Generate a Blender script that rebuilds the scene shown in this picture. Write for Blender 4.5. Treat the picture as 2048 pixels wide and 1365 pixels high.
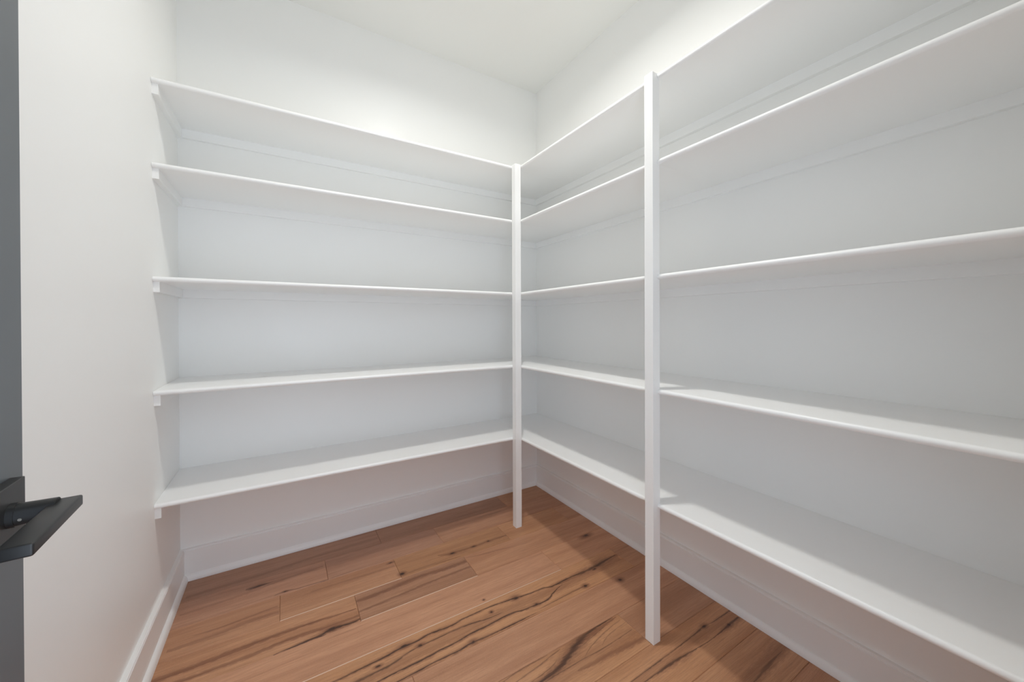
import bpy, bmesh, math, random
from mathutils import Vector, Matrix

for o in list(bpy.data.objects):
    bpy.data.objects.remove(o, do_unlink=True)
scene = bpy.context.scene
COL = scene.collection

# ------------------------------------------------------------------ camera
CAM = Vector((-1.5411, -2.2069, 1.15))
F_PX, CY = 752.05, 648.80
YAW, PITCH, ROLL = (math.radians(a) for a in (31.1957, -0.25, -0.2023))
fwd0 = Vector((math.sin(YAW), math.cos(YAW), 0)); right0 = Vector((math.cos(YAW), -math.sin(YAW), 0)); up0 = Vector((0, 0, 1))
fwd = fwd0*math.cos(PITCH) + up0*math.sin(PITCH)
up1 = up0*math.cos(PITCH) - fwd0*math.sin(PITCH)
rgt = right0*math.cos(ROLL) + up1*math.sin(ROLL)
up = up1*math.cos(ROLL) - right0*math.sin(ROLL)
cd = bpy.data.cameras.new('camera'); cam = bpy.data.objects.new('camera', cd); COL.objects.link(cam)
cd.sensor_fit = 'HORIZONTAL'; cd.sensor_width = 36.0
cd.lens = F_PX*36.0/2048
cd.shift_y = -(682.5 - CY)/2048
cd.clip_start = 0.01
m = Matrix((rgt, up, -fwd)).transposed().to_4x4(); m.translation = CAM
cam.matrix_world = m
scene.camera = cam

# ------------------------------------------------------------------ world: daylight of the house beyond the open doorway
w = bpy.data.worlds.new('world'); scene.world = w; w.use_nodes = True
bg = w.node_tree.nodes['Background']
bg.inputs['Color'].default_value = (0.76, 0.86, 1.0, 1)
bg.inputs['Strength'].default_value = 2.8
LAMP_POWER = 11.8        # watts of the round ceiling lamp, lit in its builder below
LAMP_SPREAD = 158
LAMP_COLOR = (1.0, 0.99, 0.945, 1)
LAMP_POS = (-0.915, -1.08)

vs = scene.view_settings
vs.view_transform = 'Standard'; vs.look = 'None'; vs.gamma = 1.0; vs.use_curve_mapping = False
vs.exposure = 0.0

scene.cycles.max_bounces = 9; scene.cycles.diffuse_bounces = 8; scene.cycles.glossy_bounces = 3
scene.cycles.transmission_bounces = 2; scene.cycles.adaptive_threshold = 0.015; scene.cycles.caustics_reflective = False; scene.cycles.caustics_refractive = False

# ------------------------------------------------------------------ measures (metres); back right corner of the room is the origin
W, H = 1.9445, 2.7782
DL, DR = 0.3935, 0.4037           # shelf depth on the back wall / right wall
PW = 0.0366                        # post width
P2 = -1.2916
ZS = [2.035, 1.7301, 1.3207, 0.909, 0.5004]
T = 0.0181
BH, BT = 0.1373, 0.0164
SW, SH = 0.0147, 0.026
YF = -2.305                        # room side of the door wall
WT = 0.115
CLH, CLT = 0.038, 0.018
OPX0, OPX1 = -1.778, -1.008        # door opening
OPH = 2.06

# ------------------------------------------------------------------ helpers
def link(name, bm, mat, parent=None, smooth=False, loc=None):
    bmesh.ops.recalc_face_normals(bm, faces=bm.faces)
    me = bpy.data.meshes.new(name); bm.to_mesh(me); bm.free()
    if mat: me.materials.append(mat)
    if smooth:
        for p in me.polygons: p.use_smooth = True
        me.set_sharp_from_angle(angle=math.radians(35))
    o = bpy.data.objects.new(name, me); COL.objects.link(o)
    if loc is not None: o.location = loc
    if parent:
        o.parent = parent
    return o

def tag(o, label, cat=None, group=None, kind=None):
    o['label'] = label
    if cat: o['category'] = cat
    if group: o['group'] = group
    if kind: o['kind'] = kind
    return o

def box(bm, a, b, bevel=0, seg=1):
    lo = [min(a[i], b[i]) for i in range(3)]; hi = [max(a[i], b[i]) for i in range(3)]
    r = bmesh.ops.create_cube(bm, size=1.0)
    for v in r['verts']:
        v.co = Vector([lo[i] if v.co[i] < 0 else hi[i] for i in range(3)])
    if bevel:
        es = list({e for v in r['verts'] for e in v.link_edges})
        bmesh.ops.bevel(bm, geom=es, offset=bevel, segments=seg, profile=0.5, affect='EDGES')

def loft(bm, stations):
    """stations: list of closed rings (same length) of points; caps both ends"""
    rings = [[bm.verts.new(p) for p in ring] for ring in stations]
    n = len(rings[0])
    for a, b in zip(rings, rings[1:]):
        for i in range(n):
            vs_ = [a[i], a[(i+1) % n], b[(i+1) % n], b[i]]
            try: bm.faces.new(vs_)
            except ValueError: pass
    bm.faces.new(rings[0]); bm.faces.new(list(reversed(rings[-1])))
    bmesh.ops.remove_doubles(bm, verts=bm.verts, dist=1e-6)

def cyl(bm, p0, p1, r0, r1=None, n=28):
    r1 = r0 if r1 is None else r1
    p0, p1 = Vector(p0), Vector(p1); d = (p1-p0).normalized()
    u = d.orthogonal().normalized(); v = d.cross(u)
    ring = lambda p, r: [p + (u*math.cos(2*math.pi*i/n) + v*math.sin(2*math.pi*i/n))*r for i in range(n)]
    loft(bm, [ring(p0, r0), ring(p1, r1)])

def lathe_z(bm, prof, c, n=48):
    """prof: list of (r, z); closed surface around z"""
    rings = []
    for r, z in prof:
        rings.append([bm.verts.new((c[0]+r*math.cos(2*math.pi*i/n), c[1]+r*math.sin(2*math.pi*i/n), z)) for i in range(n)])
    for a, b in zip(rings, rings[1:]):
        for i in range(n):
            bm.faces.new([a[i], a[(i+1) % n], b[(i+1) % n], b[i]])
    return rings

# ------------------------------------------------------------------ materials
def nodes_of(name):
    mt = bpy.data.materials.new(name); mt.use_nodes = True
    nt = mt.node_tree
    return mt, nt, nt.nodes['Principled BSDF']

def paint(name, col, rough, scale=3.0, spec=0.5):
    mt, nt, b = nodes_of(name)
    b.inputs['Base Color'].default_value = (*col, 1)
    b.inputs['Roughness'].default_value = rough
    b.inputs['Specular IOR Level'].default_value = spec
    geo = nt.nodes.new('ShaderNodeNewGeometry')
    nz = nt.nodes.new('ShaderNodeTexNoise'); nz.inputs['Scale'].default_value = scale; nz.inputs['Detail'].default_value = 1
    nt.links.new(geo.outputs['Position'], nz.inputs['Vector'])
    mr = nt.nodes.new('ShaderNodeMapRange')
    mr.inputs['From Min'].default_value = 0.3; mr.inputs['From Max'].default_value = 0.7
    mr.inputs['To Min'].default_value = max(rough-0.04, 0.02); mr.inputs['To Max'].default_value = rough+0.04
    nt.links.new(nz.outputs['Fac'], mr.inputs['Value']); nt.links.new(mr.outputs['Result'], b.inputs['Roughness'])
    return mt

M_WALL = paint('white_wall_paint', (0.905, 0.905, 0.89), 0.42)
M_CEIL = paint('ceiling_paint', (0.84, 0.84, 0.815), 0.85, 3.0, 0.3)
M_TRIM = paint('white_trim_enamel', (0.91, 0.91, 0.90), 0.36)
M_SHELF = paint('white_shelf_enamel', (0.91, 0.91, 0.90), 0.36)
M_DOOR = paint('charcoal_door_paint', (0.115, 0.125, 0.135), 0.42)
M_BLACK = paint('matte_black_metal', (0.016, 0.016, 0.016), 0.42)
M_STEEL = paint('screw_steel', (0.45, 0.43, 0.38), 0.35)
M_STEEL.node_tree.nodes['Principled BSDF'].inputs['Metallic'].default_value = 0.9

def lens_material():
    mt, nt, b = nodes_of('lamp_lens')
    nt.nodes.remove(b)
    em = nt.nodes.new('ShaderNodeEmission')
    em.inputs['Color'].default_value = LAMP_COLOR; em.inputs['Strength'].default_value = 6.0
    nt.links.new(em.outputs['Emission'], nt.nodes['Material Output'].inputs['Surface'])
    return mt

# --- hickory planks: grain along x, knots and mineral streaks with shapes of their own
ROWS = [0.0, -0.180, -0.343, -0.504, -0.667, -0.832, -0.994, -1.157, -1.318, -1.480, -1.643, -1.806, -1.969, -2.132, -2.295, -2.458]
DARK = [  # (row, strength, max half width, [(x, y, relative width)])
    (3, 1.0, 0.011, [(-1.58, -.667, .05), (-1.51, -.664, .28), (-1.432, -.660, .55), (-1.398, -.652, 1), (-1.361, -.653, .75), (-1.332, -.657, .5), (-1.294, -.655, .3)]),
    (1, .75, 0.006, [(-1.69, -.229, 0), (-1.644, -.227, 1), (-1.60, -.227, .2), (-1.55, -.226, 0)]),
    (1, .55, 0.0028, [(-1.585, -.338, 0), (-1.542, -.327, 1), (-1.502, -.334, .6), (-1.38, -.340, .6)]),
    (5, .95, 0.0042, [(-1.60, -.886, .3), (-1.409, -.883, .55), (-1.317, -.879, .7), (-1.244, -.875, .9), (-1.181, -.869, 1), (-1.145, -.871, .8), (-1.097, -.864, .8), (-1.055, -.866, .9), (-1.016, -.869, .7), (-.944, -.862, .55), (-.846, -.862, .5), (-.778, -.868, .6), (-.72, -.875, 1), (-.66, -.883, .5), (-.586, -.888, .6), (-.542, -.898, .9), (-.49, -.896, 1), (-.46, -.895, .8)]),
    (5, .85, 0.011, [(-.50, -.896, .1), (-.42, -.896, .5), (-.34, -.90, .9), (-.279, -.897, 1), (-.213, -.89, .6), (-.15, -.886, .15)]),
    (5, .8, 0.0055, [(-1.42, -.925, .4), (-1.348, -.921, .9), (-1.297, -.920, 1), (-1.254, -.918, .9), (-1.223, -.913, .8), (-1.149, -.897, .45), (-1.121, -.896, .45), (-.982, -.896, .6), (-.917, -.905, .7), (-.849, -.914, .4), (-.80, -.915, 0)]),
    (5, .95, 0.0036, [(-1.40, -.962, .5), (-1.287, -.957, .8), (-1.226, -.954, .8), (-1.131, -.954, 1), (-1.078, -.950, .8), (-1.027, -.949, .8), (-.957, -.942, 1), (-.888, -.941, 1), (-.786, -.937, 1), (-.727, -.948, .8), (-.671, -.951, 1), (-.644, -.953, .8), (-.575, -.935, .7), (-.532, -.920, .5), (-.50, -.912, 0)]),
    (5, .95, 0.0036, [(-1.30, -.990, .3), (-1.229, -.989, .7), (-1.175, -.988, .8), (-1.10, -.985, .8), (-1.028, -.986, 1), (-.976, -.980, 1), (-.911, -.984, .8), (-.771, -.986, .6), (-.705, -.986, .2), (-.69, -.986, 0)]),
    (5, .55, 0.0028, [(-.68, -.976, 0), (-.578, -.973, .7), (-.471, -.971, .8), (-.425, -.972, 1), (-.40, -.972, 0)]),
    (7, .82, 0.015, [(-.90, -1.232, .1), (-.84, -1.228, .4), (-.786, -1.224, .7), (-.719, -1.206, .9), (-.651, -1.180, 1), (-.592, -1.166, .6), (-.507, -1.160, .25), (-.455, -1.160, .1)]),
    (7, .6, 0.002, [(-.88, -1.236, .6), (-.824, -1.236, 1), (-.681, -1.237, 1), (-.60, -1.242, 1), (-.547, -1.242, .8), (-.437, -1.239, .6)]),
    (7, .5, 0.0017, [(-.98, -1.168, .3), (-.942, -1.165, .8), (-.886, -1.160, 1), (-.769, -1.162, .4)]),
    (7, .5, 0.0017, [(-.96, -1.194, .3), (-.904, -1.187, .8), (-.823, -1.180, 1), (-.754, -1.170, .9), (-.717, -1.166, .3)]),
    (7, .5, 0.0017, [(-.93, -1.218, .3), (-.861, -1.213, .8), (-.804, -1.208, 1), (-.752, -1.194, .5)]),
    (7, .45, 0.0016, [(-.653, -1.198, .4), (-.589, -1.187, 1), (-.501, -1.173, .6), (-.46, -1.168, .2)]),
    (7, .45, 0.0016, [(-.67, -1.238, .3), (-.60, -1.210, 1), (-.492, -1.189, .8), (-.44, -1.184, .3)]),
    (7, .4, 0.0016, [(-.58, -1.232, .3), (-.53, -1.212, 1), (-.47, -1.205, .8), (-.43, -1.203, .4)]),
    (8, .75, 0.0034, [(-.62, -1.380, .2), (-.475, -1.378, .6), (-.343, -1.377, .6), (-.25, -1.374, .8), (-.192, -1.371, 1), (-.17, -1.373, .2), (-.115, -1.377, .6), (-.03, -1.378, .6)]),
    (8, .8, 0.0055, [(-.60, -1.402, .2), (-.50, -1.403, .5), (-.439, -1.404, 1), (-.371, -1.408, .9), (-.30, -1.414, .2), (-.20, -1.419, .2), (-.105, -1.416, 1), (-.036, -1.414, .8)]),
    (9, .55, 0.007, [(-.30, -1.583, 0), (-.228, -1.581, .6), (-.16, -1.578, 1), (-.12, -1.576, .6), (-.05, -1.575, 0)]),
]
BROWN = [
    (2, .55, 0.010, [(-1.84, -.415, 0), (-1.76, -.421, .8), (-1.67, -.416, 1), (-1.57, -.410, .7)]),
    (2, .5, 0.020, [(-1.90, -.455, .7), (-1.76, -.455, 1), (-1.66, -.445, 1), (-1.565, -.455, .9)]),
    (3, .85, 0.018, [(-1.93, -.580, 1), (-1.741, -.578, 1), (-1.57, -.573, .9), (-1.45, -.578, .7), (-1.375, -.585, .4), (-1.30, -.588, .3)]),
    (3, .8, 0.016, [(-1.90, -.615, .9), (-1.683, -.627, .9), (-1.509, -.621, 1), (-1.40, -.632, .9), (-1.295, -.635, .9)]),
    (3, .75, 0.020, [(-1.293, -.548, .5), (-1.169, -.546, 1), (-1.019, -.537, .8), (-.90, -.545, .9), (-.797, -.545, 1)]),
    (3, .65, 0.013, [(-1.293, -.614, .6), (-1.14, -.606, 1), (-.991, -.596, .9), (-.85, -.592, 1), (-.797, -.59, 1)]),
    (2, .6, 0.016, [(-.90, -.43, 0), (-.828, -.448, 1), (-.715, -.456, .8), (-.63, -.452, .9), (-.52, -.455, .6)]),
    (2, .4, 0.012, [(-1.45, -.387, .4), (-1.281, -.394, 1), (-1.10, -.397, .8)]),
    (2, .45, 0.012, [(-1.09, -.484, .8), (-1.002, -.482, 1), (-.846, -.493, .6), (-.80, -.495, 0)]),
    (3, .45, 0.009, [(-.79, -.520, .4), (-.72, -.535, .9), (-.62, -.548, 1), (-.55, -.56, .3), (-.52, -.56, 0)]),
    (5, .45, 0.040, [(-1.5, -.93, .8), (-1.1, -.92, 1), (-.8, -.915, .9), (-.5, -.92, .9), (-.15, -.90, .9)]),
    (5, .75, 0.034, [(-.52, -.905, .1), (-.42, -.905, .6), (-.33, -.905, 1), (-.22, -.90, .9), (-.14, -.89, .5)]),
    (7, .85, 0.030, [(-.95, -1.22, .3), (-.80, -1.225, .6), (-.70, -1.195, 1), (-.62, -1.18, .8), (-.50, -1.17, .3), (-.44, -1.165, .1)]),
    (7, .70, 0.018, [(-.72, -1.262, .3), (-.663, -1.266, .8), (-.532, -1.276, 1), (-.427, -1.288, 1)]),
    (7, .35, 0.05, [(-1.2, -1.26, .6), (-.9, -1.26, 1), (-.6, -1.24, 1), (-.43, -1.24, .9)]),
    (0, .4, 0.020, [(-1.9, -.15, .8), (-1.6, -.14, 1), (-1.3, -.12, .9), (-1.12, -.12, .8)]),
    (1, .45, 0.014, [(-1.9, -.265, .8), (-1.7, -.255, 1), (-1.55, -.235, .8), (-1.39, -.225, .6)]),
    (8, .4, 0.03, [(-.6, -1.39, .6), (-.35, -1.39, 1), (-.02, -1.40, 1)]),
    (9, .5, 0.035, [(-.45, -1.56, .4), (-.25, -1.57, 1), (-.02, -1.57, 1)]),
]
KNOTS = [(-1.644, -.227, .016, .005), (-1.544, -.327, .008, .004), (-.83, -.452, .014, .007), (-.715, -.455, .013, .005), (-.63, -.452, .009, .005),
         (-1.085, -.475, .010, .009), (-1.112, -.366, .010, .004), (-1.18, -.867, .017, .007), (-.722, -.875, .013, .008), (-1.132, -.894, .011, .006),
         (-.966, -.979, .011, .007), (-1.279, -.901, .010, .004), (-1.392, -.648, .02, .008), (-.668, -.949, .012, .006), (-.425, -.972, .010, .007),
         (-.265, -1.025, .010, .008), (-.84, -.815, .004, .003), (-.844, -.89, .006, .005), (-.192, -1.371, .012, .006), (-.105, -1.416, .009, .006),
         (-.16, -.682, .022, .010), (-.312, -.911, .014, .006)]

def wood_material(row):
    mt, nt, bsdf = nodes_of('hickory_plank')
    N, L = nt.nodes, nt.links
    def math_(op, a, b=None, c=None, clamp=False):
        n = N.new('ShaderNodeMath'); n.operation = op; n.use_clamp = clamp
        for i, v in enumerate((a, b, c)):
            if v is None: continue
            if isinstance(v, (int, float)): n.inputs[i].default_value = v
            else: L.new(v, n.inputs[i])
        return n.outputs[0]
    def noise(vec, scale, detail=3, rough=.55, dist=0.0):
        n = N.new('ShaderNodeTexNoise'); n.inputs['Scale'].default_value = scale; n.inputs['Detail'].default_value = detail
        n.inputs['Roughness'].default_value = rough; n.inputs['Distortion'].default_value = dist
        L.new(vec, n.inputs['Vector']); return n.outputs['Fac']
    def mapr(v, a, b, c, d, smooth=False, clamp=True):
        n = N.new('ShaderNodeMapRange'); n.clamp = clamp
        if smooth: n.interpolation_type = 'SMOOTHSTEP'
        L.new(v, n.inputs['Value'])
        for k, x in zip(('From Min', 'From Max', 'To Min', 'To Max'), (a, b, c, d)): n.inputs[k].default_value = x
        return n.outputs['Result']
    def comb(x, y, z):
        n = N.new('ShaderNodeCombineXYZ')
        for i, v in enumerate((x, y, z)):
            if isinstance(v, (int, float)): n.inputs[i].default_value = v
            else: L.new(v, n.inputs[i])
        return n.outputs[0]
    def mix(fac, a, b, blend='MIX'):
        n = N.new('ShaderNodeMix'); n.data_type = 'RGBA'; n.blend_type = blend
        if isinstance(fac, (int, float)): n.inputs[0].default_value = fac
        else: L.new(fac, n.inputs[0])
        for i, v in ((6, a), (7, b)):
            if isinstance(v, tuple): n.inputs[i].default_value = (*v, 1)
            else: L.new(v, n.inputs[i])
        return n.outputs[2]
    geo = N.new('ShaderNodeNewGeometry'); sep = N.new('ShaderNodeSeparateXYZ'); L.new(geo.outputs['Position'], sep.inputs[0])
    x, y = sep.outputs[0], sep.outputs[1]
    at = N.new('ShaderNodeAttribute'); at.attribute_type = 'OBJECT'; at.attribute_name = 'seed'; seed = at.outputs['Fac']
    at2 = N.new('ShaderNodeAttribute'); at2.attribute_type = 'OBJECT'; at2.attribute_name = 'tone'; tone = at2.outputs['Fac']
    at3 = N.new('ShaderNodeAttribute'); at3.attribute_type = 'OBJECT'; at3.attribute_name = 'warmth'; warm = at3.outputs['Fac']
    sx = math_('MULTIPLY', seed, 3.7)
    # ragged coordinates
    wob = noise(comb(math_('MULTIPLY', x, 6.0), math_('MULTIPLY', y, 22.0), seed), 1.0, 3)
    wob2 = noise(comb(math_('MULTIPLY', x, 45.0), math_('MULTIPLY', y, 160.0), seed), 1.0, 2)
    yd = math_('ADD', y, math_('ADD', math_('MULTIPLY_ADD', wob, 0.005, -0.0025), math_('MULTIPLY_ADD', wob2, 0.0036, -0.0018)))
    # grain
    band = noise(comb(math_('ADD', math_('MULTIPLY', x, 1.1), sx), math_('MULTIPLY', yd, 17.0), seed), 1.0, 3, .5, .3)
    grain = noise(comb(math_('ADD', math_('MULTIPLY', x, 5.0), sx), math_('MULTIPLY', yd, 150.0), seed), 1.0, 4, .6, .2)
    fine = noise(comb(math_('ADD', math_('MULTIPLY', x, 13.0), sx), math_('MULTIPLY', y, 480.0), seed), 1.0, 2, .6)
    fleck = noise(comb(math_('MULTIPLY', x, 260.0), math_('MULTIPLY', y, 700.0), seed), 1.0, 1, .5)
    light = mix(warm, (0.570, 0.310, 0.200), (0.600, 0.315, 0.160))
    mid = mix(warm, (0.420, 0.212, 0.132), (0.430, 0.200, 0.092))
    col = mix(mapr(band, .36, .70, 0, .85, True), light, mid)
    col = mix(mapr(grain, .40, .72, 0, .42, True), col, mid)
    col = mix(mapr(fine, .42, .72, 0, .42), col, (0.26, 0.125, 0.07))
    col = mix(mapr(fleck, .52, .8, 0, .35), col, (0.66, 0.39, 0.26))
    # streak masks (only those of this row of planks)
    def streak(entry):
        _, strength, wmax, pts = entry
        x0, x1 = pts[0][0], pts[-1][0]
        ylo = min(p[1] for p in pts)-.001; yhi = max(p[1] for p in pts)+.001
        t = mapr(x, x0, x1, 0, 1, clamp=False)
        def curve(vals):
            n = N.new('ShaderNodeFloatCurve'); c = n.mapping.curves[0]
            c.points[0].location = (0, vals[0][1]); c.points[1].location = (1, vals[-1][1])
            for p_, q_ in vals[1:-1]: c.points.new(p_, q_)
            n.mapping.extend = 'HORIZONTAL'
            n.mapping.update(); L.new(t, n.inputs['Value']); return n.outputs[0]
        k = lambda px: (px-x0)/(x1-x0)
        cy_ = curve([(k(p[0]), (p[1]-ylo)/(yhi-ylo)) for p in pts])
        cw = curve([(k(p[0]), max(0.0, min(1.0, p[2]))) for p in pts])
        d = math_('ABSOLUTE', math_('SUBTRACT', yd, math_('MULTIPLY_ADD', cy_, yhi-ylo, ylo)))
        inx = math_('COMPARE', t, .5, .5)
        wd = math_('MULTIPLY', math_('MULTIPLY_ADD', cw, wmax, 1e-5), ragged)
        q = math_('DIVIDE', d, wd)
        return q, inx, strength
    ragged = mapr(wob2, .3, .7, .55, 1.35)
    brown = math_('MULTIPLY', warm, 0.0); dark = brown
    for e_ in [k_ for k_ in BROWN if k_[0] == row]:
        q, inx, st_ = streak(e_)
        brown = math_('MAXIMUM', brown, math_('MULTIPLY', mapr(q, .15, 1.0, st_, 0, True), inx))
    for e_ in [k_ for k_ in DARK if k_[0] == row]:
        q, inx, st_ = streak(e_)
        dark = math_('MAXIMUM', dark, math_('MULTIPLY', mapr(math_('ADD', q, mapr(fine, .35, .7, -.35, .55)), .1, 1.35, st_*.92, 0, True), inx))
        brown = math_('MAXIMUM', brown, math_('MULTIPLY', mapr(math_('ADD', q, mapr(grain, .3, .7, -.8, .8)), .4, 4.2, st_*.8, 0, True), inx))
    pos = comb(x, yd, 0.0)
    for kx, ky, rx, ry in [k_ for k_ in KNOTS if ROWS[row+1] < k_[1] <= ROWS[row]]:
        a = N.new('ShaderNodeVectorMath'); a.operation = 'SUBTRACT'; L.new(pos, a.inputs[0]); a.inputs[1].default_value = (kx, ky, 0)
        b = N.new('ShaderNodeVectorMath'); b.operation = 'DIVIDE'; L.new(a.outputs[0], b.inputs[0]); b.inputs[1].default_value = (rx, ry, 1)
        c = N.new('ShaderNodeVectorMath'); c.operation = 'LENGTH'; L.new(b.outputs[0], c.inputs[0])
        dark = math_('MAXIMUM', dark, mapr(math_('ADD', c.outputs['Value'], mapr(wob2, .3, .7, -.3, .3)), .35, 1.15, .92, 0, True))
        brown = math_('MAXIMUM', brown, mapr(c.outputs['Value'], .8, 3.2, .85, 0, True))
    # faint generic heart-wood streaks everywhere
    gen = noise(comb(math_('ADD', math_('MULTIPLY', x, 2.3), sx), math_('MULTIPLY', yd, 70.0), math_('ADD', seed, 5.0)), 1.0, 3, .5, .4)
    brown = math_('MAXIMUM', brown, mapr(gen, .60, .74, 0, .45, True))
    brown = math_('MULTIPLY', brown, mapr(grain, .25, .65, .65, 1.0))
    col = mix(brown, col, (0.20, 0.082, 0.046))
    col = mix(dark, col, (0.038, 0.019, 0.015))
    bc = N.new('ShaderNodeHueSaturation'); L.new(col, bc.inputs['Color']); L.new(tone, bc.inputs['Value'])
    L.new(bc.outputs['Color'], bsdf.inputs['Base Color'])
    L.new(mapr(grain, .3, .7, .40, .52), bsdf.inputs['Roughness'])
    bp = N.new('ShaderNodeBump'); bp.inputs['Strength'].default_value = .12; bp.inputs['Distance'].default_value = .001
    L.new(math_('SUBTRACT', grain, dark), bp.inputs['Height']); L.new(bp.outputs['Normal'], bsdf.inputs['Normal'])
    return mt
M_WOOD = [wood_material(r) for r in range(10)]; M_WOOD += [M_WOOD[6]]*6
M_EDGE_LIT = paint('plank_bevel_glint', (0.76, 0.57, 0.43), 0.4)
M_SUB = paint('subfloor', (0.10, 0.06, 0.04), 0.8)

# ------------------------------------------------------------------ setting: shell
S = 'structure'
bm = bmesh.new(); box(bm, (-W-.12, .12, -.10), (.12, YF-WT, -.0125))
floor = tag(link('floor', bm, M_SUB), 'brown hickory plank floor running under the white shelves', 'floor', kind=S)
bm = bmesh.new(); box(bm, (-W-.12, .12, H), (.12, YF-WT, H+.1))
tag(link('ceiling', bm, M_CEIL), 'plain white painted ceiling above the shelves', 'ceiling', kind=S)
bm = bmesh.new(); box(bm, (-W-.12, 0, -.1), (.12, .12, H+.05))
tag(link('wall_back', bm, M_WALL), 'white painted wall behind the shorter run of shelves', 'wall', kind=S)
bm = bmesh.new(); box(bm, (0, 0, -.1), (.12, YF-WT, H+.05))
tag(link('wall_right', bm, M_WALL), 'white painted wall behind the long shelves on the right', 'wall', kind=S)
bm = bmesh.new(); box(bm, (-W-.12, 0, -.1), (-W, YF-WT, H+.05))
tag(link('wall_left', bm, M_WALL), 'bare white painted wall between dark door and shelves', 'wall', kind=S)
# door wall with its opening
bm = bmesh.new()
for a, b in (((-W, YF, -.1), (OPX0-.02, YF-WT, H+.05)), ((OPX1+.02, YF, -.1), (0, YF-WT, H+.05)), ((OPX0-.02, YF, OPH+.02), (OPX1+.02, YF-WT, H+.05))):
    box(bm, a, b)
tag(link('wall_front', bm, M_WALL), 'white wall with the door opening behind the viewer', 'wall', kind=S)
# door frame: jambs, head, casing
frame = bpy.data.objects.new('trim_1', None); COL.objects.link(frame); frame.location = (OPX0, YF, 0)
tag(frame, 'white door frame around the opening of the dark door', 'door frame', kind=S)
def fpart(name, a, b, bev=.0015):
    q = bmesh.new(); off = Vector((OPX0, YF, 0))
    box(q, Vector(a)-off, Vector(b)-off, bev); return link(name, q, M_TRIM, frame)
fpart('jamb', (OPX0-.0195, YF+.0005, 0), (OPX0, YF-WT-.0005, OPH))
fpart('jamb', (OPX1+.0195, YF+.0005, 0), (OPX1, YF-WT-.0005, OPH))
fpart('head_jamb', (OPX0-.0195, YF+.0005, OPH), (OPX1+.0195, YF-WT-.0005, OPH+.0195))
for sgn, yy in ((1, YF), (-1, YF-WT)):
    y0, y1 = yy+sgn*.0006, yy+sgn*.0166
    fpart('casing', (OPX0-.006, y0, 0), (OPX0-.09, y1, OPH+.006))
    fpart('casing', (OPX1+.006, y0, 0), (OPX1+.09, y1, OPH+.006))
    fpart('casing', (OPX0-.09, y0, OPH+.006), (OPX1+.09, y1, OPH+.09))

# ------------------------------------------------------------------ planks (children of the floor)
JOINTS = [[-1.114, -.352], [-1.379, -.836], [-1.562, -1.094, -.521, -.127], [-1.294, -.795], [-1.78, -.444], [-1.62, -.137], [-1.191], [-.425],
          [-1.05], [-1.60, -.62], [-1.2, -.3], [-.75], [-1.45, -.25], [-.95], [-1.5, -.5]]
TONE = {(2, 3): (1.0, .9), (2, 2): (.90, 1.0), (3, 1): (.88, .35), (3, 2): (1.06, .5), (4, 1): (1.12, .35), (4, 2): (1.10, .55), (5, 1): (1.03, 1.0), (5, 2): (.98, .6),
        (6, 0): (1.06, .35), (6, 1): (1.06, .45), (7, 0): (1.02, .95), (7, 1): (.92, .5), (8, 0): (1.04, .9), (8, 1): (1.04, .95), (9, 2): (.98, .8), (0, 0): (.84, .12), (0, 1): (.80, .2), (1, 0): (1.0, .1), (1, 1): (.90, .0),
        (1, 2): (.98, .4), (2, 0): (1.02, .6), (2, 1): (1.0, .6), (3, 0): (1.04, .7)}
rnd = random.Random(7)
def plank_mesh(lx, ly):
    q = bmesh.new(); g = .0003; c = .0015; hx, hy = lx/2-g, ly/2-g
    low = [q.verts.new((sx*hx, sy*hy, -.0125)) for sx, sy in ((-1, -1), (1, -1), (1, 1), (-1, 1))]
    mid = [q.verts.new((sx*hx, sy*hy, -c)) for sx, sy in ((-1, -1), (1, -1), (1, 1), (-1, 1))]
    top = [q.verts.new((sx*(hx-c), sy*(hy-c), 0)) for sx, sy in ((-1, -1), (1, -1), (1, 1), (-1, 1))]
    for a, b in ((low, mid), (mid, top)):
        for i in range(4): q.faces.new([a[i], a[(i+1) % 4], b[(i+1) % 4], b[i]])
    q.faces.new(top); q.faces.new(list(reversed(low)))
    return q
for r in range(15):
    ya, yb = ROWS[r], max(ROWS[r+1], YF-WT)
    xs = [-W]+sorted(JOINTS[r])+[0.0]
    for i, (xa, xb) in enumerate(zip(xs, xs[1:])):
        p = link('plank', plank_mesh(xb-xa, ya-yb), M_WOOD[r], floor, loc=((xa+xb)/2, (ya+yb)/2, 0))
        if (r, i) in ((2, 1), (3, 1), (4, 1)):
            # near bevel coloured paler: the light caught along some seam edges, painted in
            p.data.materials.append(M_EDGE_LIT)
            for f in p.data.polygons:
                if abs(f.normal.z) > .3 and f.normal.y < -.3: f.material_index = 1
        tn, wm = TONE.get((r, i), (rnd.uniform(.92, 1.05), rnd.uniform(.3, .9)))
        p['seed'] = rnd.uniform(0, 40); p['tone'] = tn; p['warmth'] = wm

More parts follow.
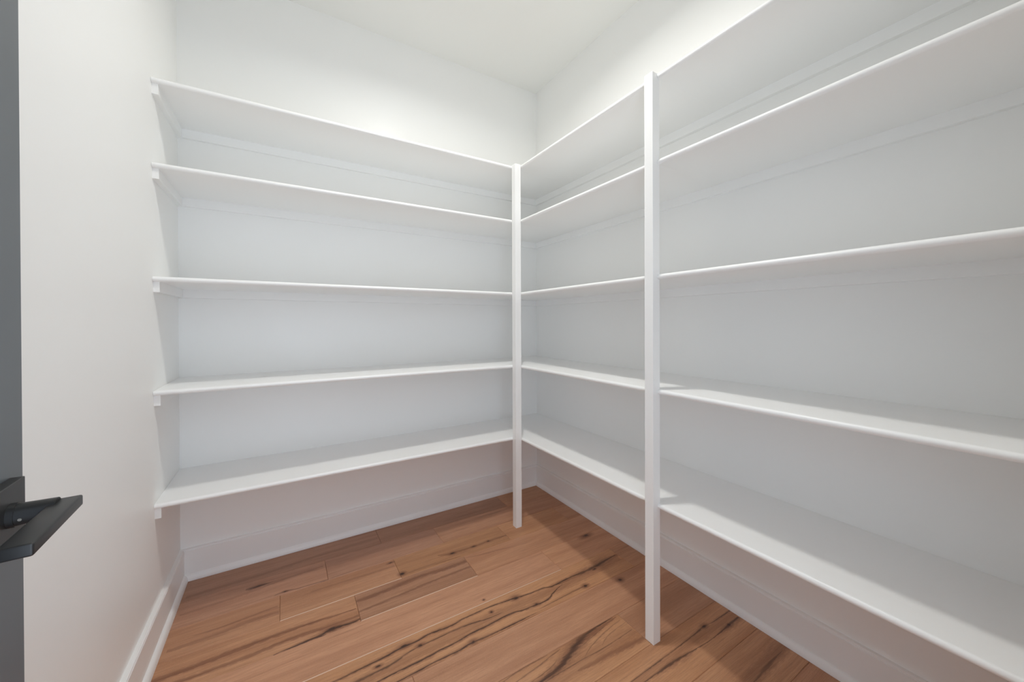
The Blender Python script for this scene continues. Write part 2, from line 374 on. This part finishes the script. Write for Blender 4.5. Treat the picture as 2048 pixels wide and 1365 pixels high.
# ------------------------------------------------------------------ baseboards with shoe moulding
def prism_along(bm, prof, p0, p1, out):
    """prof: (outward, z) points; swept from p0 to p1 on the wall line; out: outward unit vector"""
    p0, p1, out = Vector(p0), Vector(p1), Vector(out)
    loft(bm, [[p + out*a + Vector((0, 0, z)) for a, z in prof] for p in (p0, p1)])
BB = [(0, .0008), (BT, .0008), (BT, BH-.0085), (BT-.0030, BH-.0075), (BT-.0034, BH-.0062), (BT-.0008, BH-.0045), (BT-.0012, BH-.0018), (BT-.004, BH), (0, BH)]
SHOE = [(0, .0006)] + [(SW*math.sin(a)**.9 if a else 0, .0006) for a in ()] + [(SW, .0006)] + \
       [(SW*math.cos(a)**1.15, .0006 + (SH)*math.sin(a)) for a in [math.radians(d) for d in (12, 25, 38, 51, 64, 77)]] + [(0, .0006+SH)]
def baseboard(name, label, p0, p1, out, q0, q1):
    b = bmesh.new(); prism_along(b, BB, p0, p1, out)
    o = tag(link(name, b, M_TRIM), label, 'baseboard', kind=S)
    b = bmesh.new(); prism_along(b, SHOE, Vector(q0)+Vector(out)*BT, Vector(q1)+Vector(out)*BT, out)
    link('shoe_moulding', b, M_TRIM, o, smooth=True)
    return o
baseboard('baseboard_back', 'white baseboard along the back wall under the lowest shelf', (-W, 0, 0), (0, 0, 0), (0, -1, 0), (-W+BT, 0, 0), (-BT, 0, 0))
baseboard('baseboard_right', 'white baseboard along the right wall under the long lowest shelf', (0, -BT, 0), (0, YF, 0), (-1, 0, 0), (0, -BT-SW*.3, 0), (0, YF, 0))
baseboard('baseboard_left', 'white baseboard at the foot of the bare left wall', (-W, -BT, 0), (-W, YF, 0), (1, 0, 0), (-W, -BT-SW*.3, 0), (-W, YF, 0))

# ------------------------------------------------------------------ shelf posts
P1X = (-DR-PW, -DR); P1Y = (-DL+.002-PW, -DL+.002)
P2X = (-DR+.014-PW, -DR+.014); P2Y = (P2-PW, P2)
def post(px, py, label):
    q = bmesh.new(); cx, cy = sum(px)/2, sum(py)/2
    box(q, (px[0]-cx, py[0]-cy, .0003), (px[1]-cx, py[1]-cy, ZS[0]+.0006), .0012, 2)
    o = link('shelf_post', q, M_SHELF, loc=(cx, cy, 0))
    return tag(o, label, 'post', 'square white shelf posts')
post(P1X, P1Y, 'slim square white post in the inner corner where the two shelf runs meet')
post(P2X, P2Y, 'square white post standing midway along the right hand shelves')

# ------------------------------------------------------------------ shelves
NOSE = [(math.sin(a), math.cos(a)) for a in [math.pi*i/12 for i in range(13)]]     # (outward, up) half round
def shelf_ring(depth, limit, zt, place):
    """profile of a shelf: from the wall to the rounded nose; limit cuts the nose (notch)"""
    r = T/2
    pts = [(.0004, zt), ] + [(depth-r+r*a, zt-r+r*b) for a, b in NOSE] + [(.0004, zt-T)]
    return [place(min(d, limit), z) for d, z in pts]
ORD = ['topmost', 'second', 'middle', 'fourth', 'lowest']
left_labels = ['topmost white shelf of the shorter run on the back wall',
               'white shelf on the back wall, second from the top of the shorter run',
               'white shelf on the back wall, middle one of the shorter run of five',
               'white shelf on the back wall, second from the floor in the shorter run',
               'lowest white shelf on the back wall, just above its baseboard']
right_labels = ['topmost white shelf of the long run on the right wall',
                'long white shelf on the right wall, second from the top',
                'long white shelf on the right wall, middle one of five',
                'long white shelf on the right wall, second from the floor',
                'lowest long white shelf on the right wall, above the baseboard and floor']
def cleat(parent, a, b):
    q = bmesh.new(); box(q, a, b, .0005); return link('cleat', q, M_SHELF, parent)
e = .0006
for i, z in enumerate(ZS):
    # back wall run: board, then cleats on the back wall and on the left wall
    origin = Vector((-W, 0, z-T))
    q = bmesh.new(); st = []
    zt = T
    notch = -P1Y[1]-e/2
    xs = [(-W+.0006, 9), (P1X[0]-.0003, 9), (P1X[0]-.0003, notch), (-DR+.0002, notch), (-DR+.0002, DL-T/2), (-.0005, DL-T/2)]
    for x, lim in xs:
        st.append(shelf_ring(DL, lim, zt, lambda d, zz, x=x: Vector((x+W, -d, zz))))
    loft(q, st)
    s = bpy.data.objects.new('shelf', None); COL.objects.link(s); s.location = origin; s.empty_display_size = .1
    link('board', q, M_SHELF, s, smooth=True)
    tag(s, left_labels[i], 'shelf', 'white shelves on the back wall')
    cleat(s, (CLT, .0004, .0006), (W, -CLT+.0002, -CLH))
    cleat(s, (-.0004, .0004, .0006), (CLT, -(DL-.013), -CLH))
    cleat(s, (W-CLT, -CLT, -.0001), (W+.0004, -DL-.0005, -CLH))
    # right wall run
    origin = Vector((0, -DL, z-T))
    q = bmesh.new(); st = []
    notch = -P2X[1]-e/2
    y_start = -DL+T/2-.0003
    ys = [(y_start, DR-T/2), (P1Y[0]-.0003, DR-T/2) if False else (-DL-.0002, DR-T/2), (-DL-.0002, 9), (P2Y[1]+.0003, 9), (P2Y[1]+.0003, notch), (P2Y[0]-.0003, notch), (P2Y[0]-.0003, 9), (YF+.0006, 9)]
    for y, lim in ys:
        st.append(shelf_ring(DR, lim, zt, lambda d, zz, y=y: Vector((-d, y+DL, zz))))
    loft(q, st)
    s = bpy.data.objects.new('shelf', None); COL.objects.link(s); s.location = origin; s.empty_display_size = .1
    link('board', q, M_SHELF, s, smooth=True)
    tag(s, right_labels[i], 'shelf', 'long white shelves on the right wall')
    cleat(s, (.0004, -.0006, .0006), (-CLT, YF+DL+.0003, -CLH))

# ------------------------------------------------------------------ dark door, open against the left wall
A = math.radians(3.0)
DE = Vector((-math.sin(A), math.cos(A), 0)); DN = Vector((math.cos(A), math.sin(A), 0))
P0 = CAM + Vector((-.2651, .6242, 0)); P0.z = 0           # spindle point on the door face
HZ = 1.15-.206                                             # spindle height
DW, DT = .762, .035
bm = bmesh.new()
# local axes: x = out of the face, y = towards the free edge, z = up; origin at the hinge edge of the face
box(bm, (-DT, 0, .012), (0, DW, 2.045), .0015, 2)
door = link('door_1', bm, M_DOOR)
hinge = P0 - DE*(DW-.064)
door.matrix_world = Matrix(((DN.x, DE.x, 0, hinge.x), (DN.y, DE.y, 0, hinge.y), (0, 0, 1, 0), (0, 0, 0, 1)))
tag(door, 'charcoal grey door standing open at the left edge', 'door', kind=S)
SP = DW-.064
def lever_set(side):
    sg = 1 if side > 0 else -1
    base = 0.0 if side > 0 else -DT
    f = lambda n: base + sg*n
    q = bmesh.new(); box(q, (f(.0002), SP-.0325, HZ-.0325), (f(.012), SP+.0325, HZ+.0325), .001, 2)
    rose = link('door_handle', q, M_BLACK, door)
    rose['label'] = 'matte black lever handle on a square plate'
    q = bmesh.new(); cyl(q, (f(.0115), SP, HZ), (f(.0175), SP, HZ), .0128); link('collar', q, M_BLACK, rose, smooth=True)
    q = bmesh.new(); cyl(q, (f(.017), SP, HZ), (f(.046), SP, HZ), .0116, .0108); link('neck', q, M_BLACK, rose, smooth=True)
    # flat bar with softened edges; rises slightly into the neck
    q = bmesh.new(); box(q, (f(.0390), SP+.0118, HZ-.0062), (f(.0626), SP-.108, HZ+.0062), .0022, 3)
    link('lever', q, M_BLACK, rose, smooth=True)
    q = bmesh.new(); d = Vector((0, -math.cos(math.radians(12)), -math.sin(math.radians(12))))
    c = Vector((f(.0222), SP, HZ)); cyl(q, c+d*.0106, c+d*.0119, .0016, n=14); link('set_screw', q, M_STEEL, rose)
lever_set(1); lever_set(-1)
q = bmesh.new(); box(q, (-DT/2-.0125, DW-.001, HZ-.028), (-DT/2+.0125, DW+.0008, HZ+.028), .0004); link('latch_plate', q, M_BLACK, door)
for hz in (.25, 1.03, 1.80):
    q = bmesh.new(); cyl(q, (.004, -.006, hz-.045), (.004, -.006, hz+.045), .006, n=16); link('hinge', q, M_BLACK, door, smooth=True)

# ------------------------------------------------------------------ round flush ceiling lamp
LX, LY = LAMP_POS
lamp = bpy.data.objects.new('ceiling_lamp', None); COL.objects.link(lamp); lamp.location = (LX, LY, H)
tag(lamp, 'round white flush ceiling lamp in the middle of the ceiling', 'ceiling lamp')
q = bmesh.new()
rings = lathe_z(q, [(.112, -.0003), (.112, -.010), (.106, -.018), (.094, -.020), (.0935, -.010), (.0935, -.0003)], (0, 0))
for i in range(48): q.faces.new([rings[-1][i], rings[-1][(i+1) % 48], rings[0][(i+1) % 48], rings[0][i]])
link('trim_ring', q, M_TRIM, lamp, smooth=True)
q = bmesh.new(); rings = lathe_z(q, [(.093, -.012), (.093, -.016)], (0, 0)); q.faces.new(rings[1]); q.faces.new(list(reversed(rings[0])))
link('lens', q, lens_material(), lamp)
ld = bpy.data.lights.new('lamp_light', 'AREA'); ld.shape = 'DISK'; ld.size = .15; ld.energy = LAMP_POWER; ld.color = LAMP_COLOR[:3]; ld.spread = math.radians(LAMP_SPREAD)
lo = bpy.data.objects.new('lamp_light', ld); COL.objects.link(lo); lo.parent = lamp; lo.location = (0, 0, -.0175)
